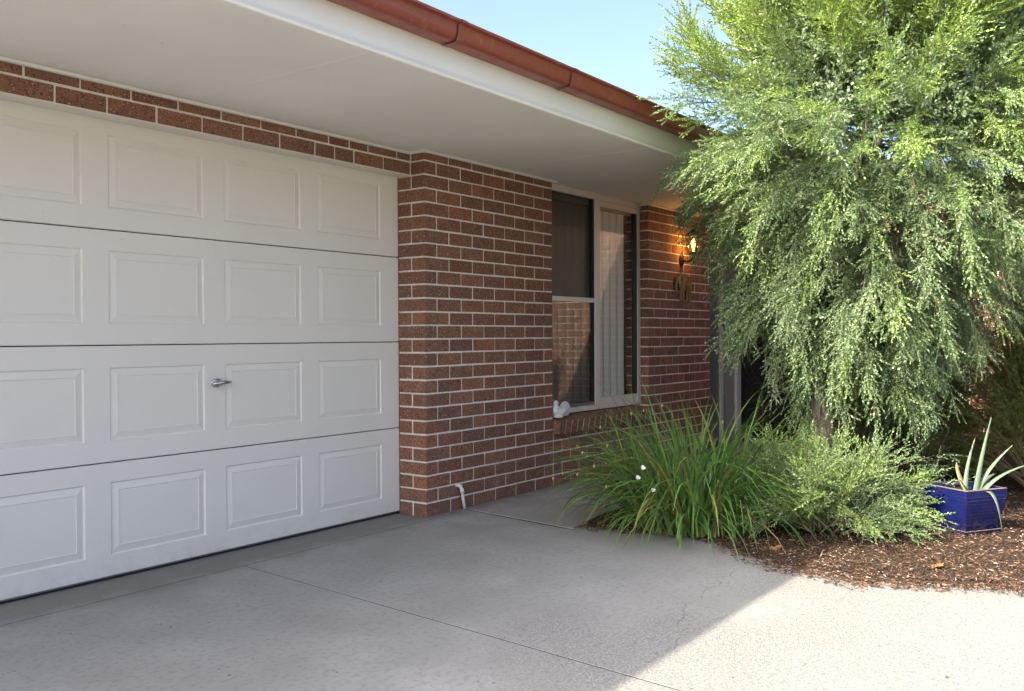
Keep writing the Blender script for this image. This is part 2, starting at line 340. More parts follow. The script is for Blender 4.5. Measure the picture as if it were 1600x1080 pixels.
# mulch: splinters and bark flakes lying on the bed, thinning out over the concrete
n = 48000; y = -.95 - 3.6 * RNG.random(n); x = np.array([edge_x(v) for v in y]) - .05 + np.where(RNG.random(n) < .07, -.12 * RNG.random(n) ** 2, 3.0 * RNG.random(n) ** 1.7)
keep = RNG.random(n) < np.where((x < .25) & (y > -2.2), .45, 1); x, y = x[keep], y[keep]; n = len(x)
z = np.array([bed_h(a, e) if a > edge_x(e) else .002 for a, e in zip(x, y)]) + .004 + .010 * RNG.random(n) * (x > .1)
az_ = RNG.random(n) * 2 * np.pi; L = .005 + .020 * RNG.random(n) ** 3; W = .0010 + .0035 * RNG.random(n) ** 2; tl = RNG.normal(0, .25, n) * (x > .1); big = RNG.random(n) < .02; L = np.where(big, L + .015 + .02 * RNG.random(n), L); W = np.where(big, W + .003, W)
dx = np.stack([np.cos(az_) * np.cos(tl), np.sin(az_) * np.cos(tl), np.sin(tl)], 1); wy = np.stack([-np.sin(az_), np.cos(az_), RNG.normal(0, .3, n)], 1); up = np.array([0, 0, 1.])
P0 = np.stack([x, y, z], 1); V = np.stack([P0 - dx * L[:, None], P0 + wy * W[:, None], P0 + dx * L[:, None], P0 - wy * W[:, None], P0 + up * .004], 1).reshape(-1, 3)
b0 = np.arange(n)[:, None] * 5; F = np.concatenate([b0 + np.array(q) for q in ((0, 3, 4), (3, 2, 4), (2, 1, 4), (1, 0, 4))])
sunny = np.clip((x * 1.1 - .5 * (y + 2.9)) * .2, -.1, .25)
tt = np.clip(RNG.random(n) ** 1.6, 0, 1)
tag(link('mulch', np_mesh('mulch', V, F, ['chip'], np.repeat(tt, 5))), 'loose brown bark mulch covering the garden bed', 'mulch', kind='stuff')

# ------------------------------------------------------------------ house
house = empty('house', (0, 0, 0), 'single storey brown brick house with cream garage door and red gutter', 'house')
CH = .086; BH = .0755; LZ = lambda i: .085 + CH * i      # centre of the bed joint above course i
SOF = 2.300
BRK = {}
def brick_mesh(sx, sy, sz):
    k = (round(sx, 3), round(sy, 3), round(sz, 3)); l = BRK.setdefault(k, [])
    if len(l) < 4:
        m = MB(); m.bevbox(-sx / 2, sx / 2, -sy / 2, sy / 2, -sz / 2, sz / 2, .0024, .0008); l.append(m.mesh('brick', 'brick')); return l[-1]
    return random.choice(l)
def brick(x0, x1, y0, y1, z0, z1, parent, rx=0):
    o = link('brick', brick_mesh(x1 - x0, y1 - y0, z1 - z0), parent, ((x0 + x1) / 2 + random.uniform(-.0012, .0012), (y0 + y1) / 2 + random.uniform(-.0012, .0012), (z0 + z1) / 2 + random.uniform(-.001, .001)))
    o.rotation_euler = (rx, 0, random.uniform(-.003, .003)); return o
def course_z(i):
    z1 = LZ(i) - .0055; z0 = z1 - BH + .0005
    if i == 26: z0 = LZ(25) + .0055; z1 = SOF - .004
    if i == 0: z0 = -.03
    return z0, z1
# garage pier with its return
pw = MB(); pw.box(.0038, 1.4262, .0038, .225, -.05, SOF - .002); pier = pw.obj('pier_wall', 'mortar', house)
for i in range(27):
    z0, z1 = course_z(i)
    if i % 2 == 0:
        xs = [(.24 * k, .24 * k + .23) for k in range(6)]
        if i < 25: brick(0, .11, .12, .23, z0, z1, pier)
        for a, e in xs: brick(a, e, 0, .11, z0, z1, pier)
    else:
        brick(0, .11, 0, .23, z0, z1, pier) if i < 25 else brick(0, .11, 0, .115, z0, z1, pier)
        for k in range(5): brick(.12 + .24 * k, .35 + .24 * k, 0, .11, z0, z1, pier)
        brick(1.32, 1.43, 0, .11, z0, z1, pier)
# brick band over the garage door
lw = MB(); lw.box(-4.4, .006, .1250, .226, 2.1545, SOF - .002); lin = lw.obj('lintel_wall', 'mortar', house)
j26 = [-3.36, -3.115, -2.875, -2.634, -2.389, -2.143, -1.898, -1.652, -1.405, -1.157, -.918, -.679, -.519, -.367, -.118, .004]
j25 = [-3.23, -2.99, -2.745, -2.504, -2.258, -2.017, -1.769, -1.518, -1.272, -1.033, -.784, -.634, -.483, -.237, .004]
for js, i in ((j26, 26), (j25, 25)):
    z0, z1 = course_z(i)
    for a, e in zip(js, js[1:]): brick(a + .005, e - .005, .121, .22, z0 if i == 26 else 2.1555, z1, lin)
MB().box(-4.4, -.002, .113, .226, 2.149, 2.1535).obj('lintel_bar', 'door_paint', house)
# wall below the window and right of it
XR = 2.952; XE = XR + 1.31
ww = MB(); ww.box(1.426, XR + .006, .0038, .115, -.05, .415); ww.box(XR + .0038, XE - .0038, .0038, .225, -.05, SOF - .002)
wall = ww.obj('window_wall', 'mortar', house)
for i in range(5):
    z0, z1 = course_z(i); z1 = min(z1, .402)
    x = 1.44 if i % 2 == 0 else 1.44
    xs = [1.44 + .24 * k for k in range(6)] if i % 2 == 0 else [1.44] + [1.56 + .24 * k for k in range(6)]
    xs = [q for q in xs if q < XR - .02]
    for k, a in enumerate(xs):
        e = xs[k + 1] - .01 if k + 1 < len(xs) else XR - .01
        if e - a > .05: brick(a, e, 0, .11, z0, z1, wall)
for i in range(27):
    z0, z1 = course_z(i)
    if i % 2 == 0:
        for k in range(5): brick(XR + .24 * k, XR + .24 * k + .23, 0, .11, z0, z1, wall)
        brick(XR + 1.2, XE, 0, .11, z0, z1, wall)
        if 5 < i: brick(XR, XR + .11, .12, .23, z0, z1, wall)
    else:
        brick(XR, XR + .11, 0, .23, z0, z1, wall)
        for k in range(5): brick(XR + .12 + .24 * k, XR + .35 + .24 * k, 0, .11, z0, z1, wall)
# sloping brick sill
sl = MB(); a0 = R(9)
sl.add([(1.445, .13, .394), (1.445, -.0455, .394), (1.445, -.0620, .488), (1.445, .10, .5155), (XR - .07, .13, .394), (XR - .07, -.0455, .394), (XR - .07, -.0620, .488), (XR - .07, .10, .5155)], [(0, 1, 2, 3), (7, 6, 5, 4), (1, 5, 6, 2), (2, 6, 7, 3), (0, 4, 5, 1)])
sill = sl.obj('window_sill', 'mortar', house)
for k in range(17):
    x = 1.437 + k * .0850
    o = brick(x, x + .0745, -.059, .11, .395, .4975, sill, a0); o.location.z += .008
# window
wf = MB(); FY = (.085, .135)
wf.box(1.425, XR + .02, .075, .150, .527, .566); wf.box(1.425, XR + .02, .075, .150, 2.252, SOF - .001)
wf.box(1.425, 1.462, .080, .145, .5665, 2.2515); wf.box(2.905, XR + .018, .080, .145, .5665, 2.2515)
win = wf.obj('window', 'aluminium', house)
MB().box(2.170, 2.246, .073, .142, .5668, 2.2512).obj('mullion', 'aluminium', win)
MB().box(2.2465, 2.905, .088, .125, .5668, .618).obj('rail', 'aluminium', win)
MB().box(2.2465, 2.905, .088, .125, 2.205, 2.2512).obj('rail', 'aluminium', win)
MB().box(2.872, 2.9045, .088, .125, .6185, 2.2045).obj('stile', 'black_iron', win)
MB().box(1.4625, 2.1695, .078, .118, 1.404, 1.440).obj('rail', 'aluminium', win)
MB().box(1.4625, 2.1695, .082, .118, .567, .590).obj('rail', 'grey_panel', win)
MB().box(2.135, 2.1695, .084, .118, .5905, 1.4035).obj('stile', 'dark_rubber', win)
MB().box(2.145, 2.1695, .084, .118, 1.4405, 2.251).obj('stile', 'dark_rubber', win)
MB().box(2.2466, 2.8718, .104, .108, .6185, 2.2045).obj('pane', 'glass', win)
MB().box(1.4628, 2.1348, .0925, .0965, .5905, 1.4035).obj('pane', 'glass', win)
MB().box(1.4626, 2.1448, .122, .126, 1.4405, 2.251).obj('pane', 'glass', win)
m = MB(); m.box(1.463, 2.1348, .1000, .1006, .5905, 1.4035); m.obj('fly_screen', 'fly_screen', win)
m = MB(); m.box(1.463, 2.1448, .1000, .1006, 1.4405, 2.251); m.obj('fly_screen', 'fly_screen', win)
for k in range(12):
    x = 1.44 + k * .1165; m = MB(); n = 6
    for q in range(n + 1):
        s_ = (q / n - .5); m.v += [(s_ * .132, -.010 * (1 - 4 * s_ * s_) + s_ * .010, 0), (s_ * .132, -.010 * (1 - 4 * s_ * s_) + s_ * .010, 1.60)]
    m.f = [(2 * q, 2 * q + 2, 2 * q + 3, 2 * q + 1) for q in range(n)]; m.mi = [0] * n
    m.obj('blind_slat', 'blind', win, (x, .150, .59 + random.uniform(-.004, .004)), True)
MB().box(1.44, 2.95, .138, .185, 2.20, 2.245).obj('blind_rail', 'blind', win)
# rooms behind the window and the door, closed against the sky
m = MB(); m.box(1.43, 4.2, 2.3, 2.4, 0, 2.3); m.box(1.33, 1.42, .24, 2.4, 0, 2.3); m.box(4.21, 4.26, .24, 2.4, 0, 2.3); m.box(1.33, 4.26, .12, 2.4, -.05, .4)
m.obj('inner_wall', 'plaster', house)
# garage door: four pressed sections
gd = MB(); gd.box(-3.22, -.002, .262, .290, .012, 2.20); gdoor = gd.obj('garage_door', 'door_paint', house)
zb = [.014, .550, 1.099, 1.639, 2.185]; DY = .228
for k in range(4):
    z0, z1 = zb[k] + .0025, zb[k + 1] - .0025; m = MB()
    cols = [(-.676 - .6405 * c - (0), -.161 - .6405 * c) for c in range(5)]; pz0, pz1 = z0 + .100, z0 + .442
    xs = sorted([-3.22, -.003] + [v for c in cols for v in c]); zs = [z0 + .004, pz0, pz1, z1 - .004]
    for a in range(len(xs) - 1):
        for e in range(3):
            x0, x1 = xs[a], xs[a + 1]
            if e == 1 and any(abs(x0 - c[0]) < 1e-6 for c in cols):
                rings = [(0, 0), (.006, .0065), (.010, .0065), (.040, .0005), (.0425, .0030), (.046, .0030)]; vs = []
                for ins, dep in rings: vs += [(x0 + ins, DY + dep, pz0 + ins), (x1 - ins, DY + dep, pz0 + ins), (x1 - ins, DY + dep, pz1 - ins), (x0 + ins, DY + dep, pz1 - ins)]
                fs = [(l * 4 + q, l * 4 + (q + 1) % 4, (l + 1) * 4 + (q + 1) % 4, (l + 1) * 4 + q) for l in range(len(rings) - 1) for q in range(4)] + [tuple(range(len(vs) - 4, len(vs)))]
                m.add(vs, fs)
            else: m.add([(x0, DY, zs[e]), (x1, DY, zs[e]), (x1, DY, zs[e + 1]), (x0, DY, zs[e + 1])], [(0, 1, 2, 3)])
    X0, X1 = xs[0], xs[-1]
    for za, zc in ((zs[0], z0), (zs[3], z1)):
        q = [(X0, DY, za), (X1, DY, za), (X1, DY + .004, zc), (X0, DY + .004, zc)]; m.add(q, [(0, 1, 2, 3)]); m.add([(X0, DY + .004, zc), (X1, DY + .004, zc), (X1, .2615, zc), (X0, .2615, zc)], [(0, 1, 2, 3)])
    m.add([(X1, DY, zs[0]), (X1, .2615, zs[0]), (X1, .2615, zs[3]), (X1, DY, zs[3])], [(0, 1, 2, 3)])
    m.obj('door_section', 'door_paint', gdoor)
for z in zb[1:4]: MB().box(-3.22, -.004, .246, .2618, z - .006, z + .006).obj('seam', 'joint_dark', gdoor)
MB().box(-3.22, -.004, .232, .262, .003, .0135).obj('bottom_seal', 'dark_rubber', gdoor)
MB().box(-3.22, -.004, .224, .231, .0145, .021).obj('bottom_trim', 'chrome', gdoor)
# chrome T handle on an oval plate
m = MB(); m.ball((-1.372, .2275, .898), .034, .006, .024, 20, 8); hd = m.obj('handle_plate', 'chrome', gdoor, None, True)
m = MB(); m.tube([(-1.372, .228, .898), (-1.372, .196, .898)], .0105, 12); m.ball((-1.372, .195, .898), .017, .012, .016, 14, 8)
m.tube([(-1.412, .200, .895), (-1.392, .192, .897), (-1.372, .189, .899), (-1.340, .190, .900), (-1.312, .196, .900), (-1.300, .200, .900)], [.005, .0085, .011, .010, .0085, .005], 12); m.obj('handle', 'chrome', gdoor, None, True)
MB().box(-.0035, .0005, .2305, .36, 0, 2.15).obj('door_jamb_trim', 'dark_rubber', house)
MB().box(-7.3, -3.225, .13, .35, -.05, 2.30).obj('end_wall', 'mortar', house)
# eave: soffit sheets, joint strips, trims, fascia, gutter
YF = -1.150
sof = MB().box(-7.6, 5.29, YF + .002, .5, SOF + .007, SOF + .02).obj('soffit', 'soffit_paint', house)
sx = [-7.6, -6.4, -4.0, -1.6, .82, 3.22, 5.29]
for a, e in zip(sx, sx[1:]): MB().box(a + .002, e - .002, YF + .004, .45, SOF, SOF + .0065).obj('soffit_sheet', 'soffit_paint', sof)
for x in sx[1:-1]:
    m = MB(); m.add([(x - .010, YF + .006, SOF - .0005), (x - .006, YF + .006, SOF - .0028), (x + .006, YF + .006, SOF - .0028), (x + .010, YF + .006, SOF - .0005), (x - .010, .11, SOF - .0005), (x - .006, .11, SOF - .0028), (x + .006, .11, SOF - .0028), (x + .010, .11, SOF - .0005)], [(0, 1, 5, 4), (1, 2, 6, 5), (2, 3, 7, 6)]); m.obj('joint_strip', 'soffit_paint', sof)
tz0, tz1 = SOF - .020, SOF - .0008
MB().bevbox(-4.4, -.020, .098, .1205, tz0, tz1, .004).obj('trim', 'white_trim', sof)
MB().bevbox(-.020, -.0015, -.022, .1205, tz0, tz1, .004).obj('trim', 'white_trim', sof)
MB().bevbox(-.0012, 1.470, -.022, -.0015, tz0, tz1, .004).obj('trim', 'white_trim', sof)
MB().bevbox(XR - .014, XR - .0015, .0, .075, tz0, tz1, .004).obj('trim', 'white_trim', sof)
MB().bevbox(XR - .014, XE, -.022, -.0015, tz0, tz1, .004).obj('trim', 'white_trim', sof)
fp = [(YF + .012, 2.47), (YF + .012, 2.303), (YF + .004, 2.293), (YF - .006, 2.289), (YF - .015, 2.293), (YF - .018, 2.302), (YF - .012, 2.313), (YF - .004, 2.322), (YF, 2.335), (YF, 2.47)]
MB().prism(fp, -7.6, 5.28).obj('fascia', 'cream_paint', house, None, 'auto')
gp = [(YF - .004, 2.50), (YF - .004, 2.434), (YF - .012, 2.4315), (-1.222, 2.4315), (-1.236, 2.436), (-1.246, 2.446), (-1.2505, 2.459), (-1.254, 2.470), (-1.254, 2.498), (-1.258, 2.504), (-1.270, 2.505), (-1.276, 2.509), (-1.276, 2.519), (-1.268, 2.524), (-1.254, 2.520), (-1.250, 2.51), (-1.249, 2.462), (-1.235, 2.442), (-1.22, 2.437), (YF - .010, 2.437), (YF - .008, 2.50)]
gut = MB().prism(gp, -7.7, 5.28).obj('gutter', 'gutter_red', house, None, 'auto')
cpt = [(y - (.0045 if y < -1.2 else 0), z - (.0045 if z < 2.45 else -.0)) for y, z in gp[2:14]]
for x in (-1.179, -.262, -3.0, 1.9, 3.7):
    m = MB(); m.prism(cpt, x - .006, x + .034, closed=False); m.obj('gutter_joint', 'gutter_red', gut, None, 'auto')
    MB().prism([(y - .0007, z - .0007) for y, z in cpt], x - .010, x - .0055, closed=False).obj('gutter_seam', 'joint_dark', gut)
m = MB(); prof = []      # tiled roof slope
for k in range(20):
    y0 = -1.17 + k * .30; z0 = 2.485 + k * .30 * .36; prof += [(y0, z0), (y0, z0 + .03)]
vs = []; fs = []; xs = np.arange(-7.7, 9.2, .05)
for y0, z0 in prof: vs += [(float(x), y0, z0 + .022 * abs(math.sin(float(x) * math.pi / .3))) for x in xs]
nxr = len(xs); fs = [(j * nxr + i, j * nxr + i + 1, (j + 1) * nxr + i + 1, (j + 1) * nxr + i) for j in range(len(prof) - 1) for i in range(nxr - 1)]
m.add(vs, fs); m.obj('roof', 'terracotta', house)
m = MB(); m.box(-7.3, 5.29, 2.5, 2.7, -.05, 2.5); m.box(-7.3, 5.29, .46, 4.5, 2.33, 2.40); m.box(-7.3, -7.2, .3, 2.7, -.05, 2.4); m.obj('back_wall', 'plaster', house)
# entry beside the brick wall: sidelight and frames, the screen door faces along the porch
EY = .10
ent = MB().box(XE + .002, 5.30, EY + .055, EY + .075, -.02, SOF - .001).obj('entry_frame', 'beige_frame', house)
MB().box(XE + .003, 4.700, EY, EY + .054, .0, 2.29).obj('sidelight', 'grey_panel', ent)
MB().box(4.701, 4.770, EY - .02, EY + .054, .0, 2.29).obj('jamb', 'aluminium', ent)
MB().box(4.7705, 4.840, EY + .04, EY + .054, .0, 2.29).obj('gap_panel', 'dark_rubber', ent)
MB().box(4.8405, 5.110, EY, EY + .054, .0, 2.29).obj('jamb', 'beige_frame', ent)
MB().box(5.1105, 5.215, EY - .03, EY + .054, .0, 2.29).obj('jamb', 'aluminium', ent)
MB().bevbox(4.715, 4.755, EY - .035, EY - .0205, 1.22, 1.34, .003).obj('latch', 'chrome', ent)
WX = 5.30
dm = MB()
for yz in ((.06, .11, 0, 2.1), (-.84, -.79, 0, 2.1), (-.79, .06, 2.04, 2.1), (-.79, .06, 0.02, .10), (-.79, .06, 1.0, 1.07)): dm.box(WX - .045, WX - .012, *yz)
sd = dm.obj('screen_door', 'dark_rubber', house)
MB().box(WX - .010, WX - .002, -.80, .08, .0, 2.1).obj('door_leaf', 'dark_rubber', sd)
for s_ in (-1, 1):
    m = MB()
    for k in range(-24, 20):
        y0, z0 = -.79, .10 + k * .1; y1, z1 = .06, z0 + .85 * 1.5
        t0 = max(0, (.10 - z0) / (z1 - z0)); t1 = min(1, (2.04 - z0) / (z1 - z0))
        if t1 - t0 < .02: continue
        A = (y0 + (y1 - y0) * t0, z0 + (z1 - z0) * t0); B = (y0 + (y1 - y0) * t1, z0 + (z1 - z0) * t1)
        if s_ < 0: A = (-.73 - A[0], A[1]); B = (-.73 - B[0], B[1])
        m.tube([(WX - .03 + .003 * s_, *A), (WX - .03 + .003 * s_, *B)], .0032, 4, cap=False)
    tag(m.obj('grille', 'black_iron', sd), kind='stuff')
# wing wall that returns toward the street, brick on brick
WZ = 2.62
wg = MB(); wg.box(WX + .006, WX + .2, -6.4, -.86, -.1, WZ); wg.box(WX + .006, WX + .2, -.86, .2, 2.11, WZ); wg.box(WX + .25, 9, -6.3, 4, -.1, WZ); wing = wg.obj('wing_wall', 'mortar', house)
m = MB()
for i in range(30):
    z0 = LZ(i) - .0055 - BH
    for k in range(24):
        y1 = -.86 - .24 * k - (.12 if i % 2 else 0)
        if y1 - .23 < -6.4: continue
        m.box(WX, WX + .06, y1 - .23, y1, z0, z0 + BH)
tag(m.obj('bricks', 'brick', wing), kind='stuff')
# overflow pipe at the foot of the pier
m = MB(); m.tube([(.292, .03, .158), (.292, -.016, .163), (.294, -.030, .160), (.298, -.036, .148), (.306, -.038, .125), (.318, -.037, .07), (.334, -.036, .006)], [.0115, .0115, .0115, .0115, .0105, .0105, .0105], 12)
m.tube([(.302, -.037, .140), (.308, -.038, .116)], .0135, 12); m.obj('overflow_pipe', 'pvc', house, None, True)

# ------------------------------------------------------------------ wall lamp, elephant plaque, dove
lx, ly = 3.61, -.125
lamp = empty('wall_lamp', (lx, 0, 1.84), 'lit black coach lantern with amber glow on the brick wall', 'lamp')
m = MB(); m.ball((0, -.006, 0), .042, .016, .062, 16, 10); m.obj('backplate', 'black_iron', lamp, None, True)
m = MB(); m.tube([(0, -.01, .0), (0, -.05, -.016), (0, -.09, -.012), (0, ly, .01), (0, ly, .045)], [.012, .010, .010, .012, .016], 10); m.ball((0, ly, -.030), .011, .011, .016, 10, 6); m.tube([(0, ly, -.03), (0, ly, .05)], .008, 8)
m.tube([(0, ly, .035), (0, ly, .052), (0, ly, .062)], [.018, .042, .046], 6); m.obj('arm', 'black_iron', lamp, None, 'auto')
cage = MB()
for k in range(6):
    a = k * math.pi / 3; c_, s_ = math.cos(a), math.sin(a); cage.tube([(.046 * c_, ly + .046 * s_, .06), (.072 * c_, ly + .072 * s_, .215)], .0042, 5)
cage.tube([(0, ly, .213), (0, ly, .226), (0, ly, .245), (0, ly, .272), (0, ly, .285)], [.076, .088, .060, .022, .010], 6); cage.ball((0, ly, .298), .012, .012, .016, 8, 6); cage.obj('cage', 'black_iron', lamp)
m = MB(); m.tube([(0, ly, .063), (0, ly, .213)], [.042, .068], 6, cap=False); m.obj('lamp_glass', 'lamp_glass', lamp)
m = MB(); m.tube([(0, ly, .075), (0, ly, .10), (0, ly, .12), (0, ly, .15), (0, ly, .18), (0, ly, .195)], [.010, .011, .019, .023, .015, .004], 12); m.obj('bulb', 'lamp_glow', lamp, None, True)
pl = bpy.data.lights.new('lamp_light', 'POINT'); pl.energy = 2.6; pl.color = (1, .55, .18); pl.shadow_soft_size = .034
lo = bpy.data.objects.new('lamp_light', pl); COL.objects.link(lo); lo.parent = lamp; lo.location = (0, ly, .140)

def remeshed(o, vox):
    md = o.modifiers.new('r', 'REMESH'); md.mode = 'VOXEL'; md.voxel_size = vox; md.use_smooth_shade = True
    sm = o.modifiers.new('s', 'SMOOTH'); sm.iterations = 3; sm.factor = .5
ele = empty('elephant_plaque', (3.61, 0, 1.45), 'bronze elephant wall ornament hanging below the lantern', 'ornament')
m = MB(); y_ = -.022
m.ball((.040, y_, .180), .105, .020, .080); m.ball((.095, y_, .165), .060, .018, .085); m.ball((-.060, y_, .225), .050, .022, .046)
m.ball((-.088, y_ - .012, .190), .034, .008, .078, rot=Matrix.Rotation(.12, 3, 'Y'))
m.tube([(-.125, y_, .225), (-.150, y_, .18), (-.152, y_, .11), (-.140, y_, .05)], [.022, .016, .011, .007], 8)
m.tube([(-.118, y_ - .004, .185), (-.150, y_ - .006, .165), (-.172, y_ - .006, .172)], [.007, .005, .002], 6)
for x in (-.055, -.008, .078, .128): m.tube([(x + .008, y_, .18), (x + .004, y_, .09), (x, y_, .03), (x, y_, 0)], [.022, .0125, .0115, .0145], 8)
m.tube([(.150, y_, .20), (.166, y_, .14), (.162, y_, .085)], [.007, .004, .006], 6)
bo = m.obj('body', 'bronze', ele, None, True); remeshed(bo, .005)
for x, z in ((.02, .20), (.055, .165), (.085, .20), (.04, .13), (.078, .128), (.10, .16)):
    m = MB(); m.ball((x, y_ - .021, z), .009, .006, .010, 8, 6); m.obj('stone', 'amber_stone', ele, None, True)

dove = empty('dove_figurine', (1.515, -.012, .512), 'white ceramic fantail dove sitting on the brick window sill', 'figurine', rz=R(-8))
m = MB(); m.ball((-.020, 0, .042), .055, .036, .045, rot=Matrix.Rotation(.25, 3, 'Y')); m.ball((-.050, 0, .060), .034, .031, .042); m.tube([(-.052, 0, .07), (-.056, 0, .10), (-.056, 0, .112)], [.026, .019, .018], 10)
m.ball((-.055, -.002, .116), .022, .020, .020); m.tube([(-.040, -.006, .113), (-.022, -.010, .104)], [.007, .0015], 8); m.tube([(-.03, 0, .004), (-.03, 0, .02)], [.042, .04], 14)
for k in range(11):
    a = R(-75 + k * 22); m.ball((.056 + .050 * math.sin(a), .006, .062 + .050 * math.cos(a)), .013, .007, .013)
m.ball((.056, .005, .062), .055, .010, .055); m.ball((.005, -.022, .050), .046, .014, .026, rot=Matrix.Rotation(-.35, 3, 'Y'))
bo = m.obj('body', 'ceramic_white', dove, None, True); remeshed(bo, .0035)

# ------------------------------------------------------------------ foliage
def leaf_set(p, dr, L, W, rng):
    # diamond leaves: points p, directions dr
    ref = rng.normal(size=dr.shape); sd = np.cross(dr, ref); sd /= np.linalg.norm(sd, axis=1)[:, None] + 1e-9
    nr = np.cross(sd, dr); L = L[:, None]; W = W[:, None]
    return np.stack([p, p + dr * L * .45 + sd * W + nr * W * .25, p + dr * L, p + dr * L * .45 - sd * W + nr * W * .25], 1)
def spray_template(rng, L=.22, step=.0095, ll=(.015, .027), lw=.0030, sides=4, ang=.75, side_l=.5):
    qs = []; tw = []
    def axis(o, dv, L, bend):
        n = max(5, int(L / step)); t_ = np.linspace(.05, 1, n); dv = dv / np.linalg.norm(dv)
        pts = o + dv * (t_ * L)[:, None] + bend * (t_ ** 2)[:, None]
        ph = np.arange(n) * 2.39996 + rng.random() * 6; a_ = np.cross(dv, [.3, .5, .8]); a_ /= np.linalg.norm(a_); b_ = np.cross(dv, a_)
        al = ang * (1 - .45 * t_) + rng.normal(0, .12, n)
        dr = dv * np.cos(al)[:, None] + (a_ * np.cos(ph)[:, None] + b_ * np.sin(ph)[:, None]) * np.sin(al)[:, None]
        qs.append(leaf_set(pts, dr, rng.uniform(*ll, n) * (1 - .35 * t_), np.full(n, lw) * rng.uniform(.8, 1.3, n), rng))
        q = np.array([o, o + dv * L * .5 + bend * .25, o + dv * L + bend]); wv = a_ * .0008
        tw.append(np.array([[q[0] - wv, q[0] + wv, q[1] + wv, q[1] - wv], [q[1] - wv, q[1] + wv, q[2] + wv * .3, q[2] - wv * .3]])); return pts
    pts = axis(np.zeros(3), np.array([1., 0, 0]), L, np.array([0, 0, -.02]))
    for k in range(sides):
        o = pts[int(len(pts) * (.12 + .6 * k / max(1, sides)))]; s_ = 1 if k % 2 else -1
        axis(o, np.array([1., s_ * rng.uniform(.35, .8), rng.normal(0, .35)]), L * side_l * rng.uniform(.6, 1.1), rng.normal(0, .012, 3))
    return np.concatenate(qs), np.concatenate(tw)
def place_sprays(temps, P, D, S, T, rng):
    Vq = []; Vt = []; Tq = []; which = rng.integers(0, len(temps), len(P))
    for k, (lq, tq) in enumerate(temps):
        i = np.where(which == k)[0]
        if not len(i): continue
        X = D[i] / (np.linalg.norm(D[i], axis=1)[:, None] + 1e-9); ref = np.array([0, 0, 1.]) + rng.normal(0, .5, X.shape)
        Y = np.cross(ref, X); Y /= np.linalg.norm(Y, axis=1)[:, None] + 1e-9; Z = np.cross(X, Y); A = np.stack([X, Y, Z], 1) * S[i][:, None, None]
        q = np.einsum('lvj,njk->nlvk', lq, A) + P[i][:, None, None, :]; Vq.append(q.reshape(-1, 3))
        tt = np.clip(T[i][:, None] + rng.normal(0, .16, (len(i), len(lq))), 0, 1); Tq.append(np.repeat(tt.ravel(), 4))
        q = np.einsum('lvj,njk->nlvk', tq, A) + P[i][:, None, None, :]; Vt.append(q.reshape(-1, 3))
    Vq = np.concatenate(Vq); Vt = np.concatenate(Vt); V = np.concatenate([Vq, Vt]); F = np.arange(len(V)).reshape(-1, 4)
    T = np.concatenate([np.concatenate(Tq), np.zeros(len(Vt))]); mi = np.r_[np.zeros(len(Vq) // 4), np.ones(len(Vt) // 4)]
    return V, F, T, mi
def bez(a, b, c, t_): t_ = t_[:, None]; return a * (1 - t_) ** 2 + 2 * b * t_ * (1 - t_) + c * t_ ** 2
def bez_d(a, b, c, t_): t_ = t_[:, None]; return 2 * (1 - t_) * (b - a) + 2 * t_ * (c - b)

# the big feathery tree
TB = np.array([1.33, -2.02, 0.]); tree = empty('feathery_tree', tuple(TB), 'large feathery grey-green tree with drooping branches in front of the entry', 'tree')
rng = np.random.default_rng(11)
camr = np.array([.5922, -.8058, 0.])
zk = np.array([.42, .60, .85, 1.2, 1.6, 2.0, 2.4, 2.8, 3.2, 3.7, 4.3, 4.8])
Rl = np.array([.10, .28, .46, .76, 1.04, 1.32, 1.46, 1.34, 1.12, .88, .60, .25])       # reach
Of = np.array([.10, .14, .22, .30, .38, .46, .46, .50, .52, .52, .50, .48])             # axis drifts to the street side
temps = [spray_template(rng, rng.uniform(.17, .27), step=.0060, ll=(.014, .024), lw=.0037, sides=5, ang=.62, side_l=.48) for _ in range(7)]
fill = [spray_template(rng, .24, step=.012, ll=(.020, .034), lw=.0068, sides=4) for _ in range(3)]
Ps, Ds, Ss, Ts = [], [], [], []; limb_ends = []
NP = 830
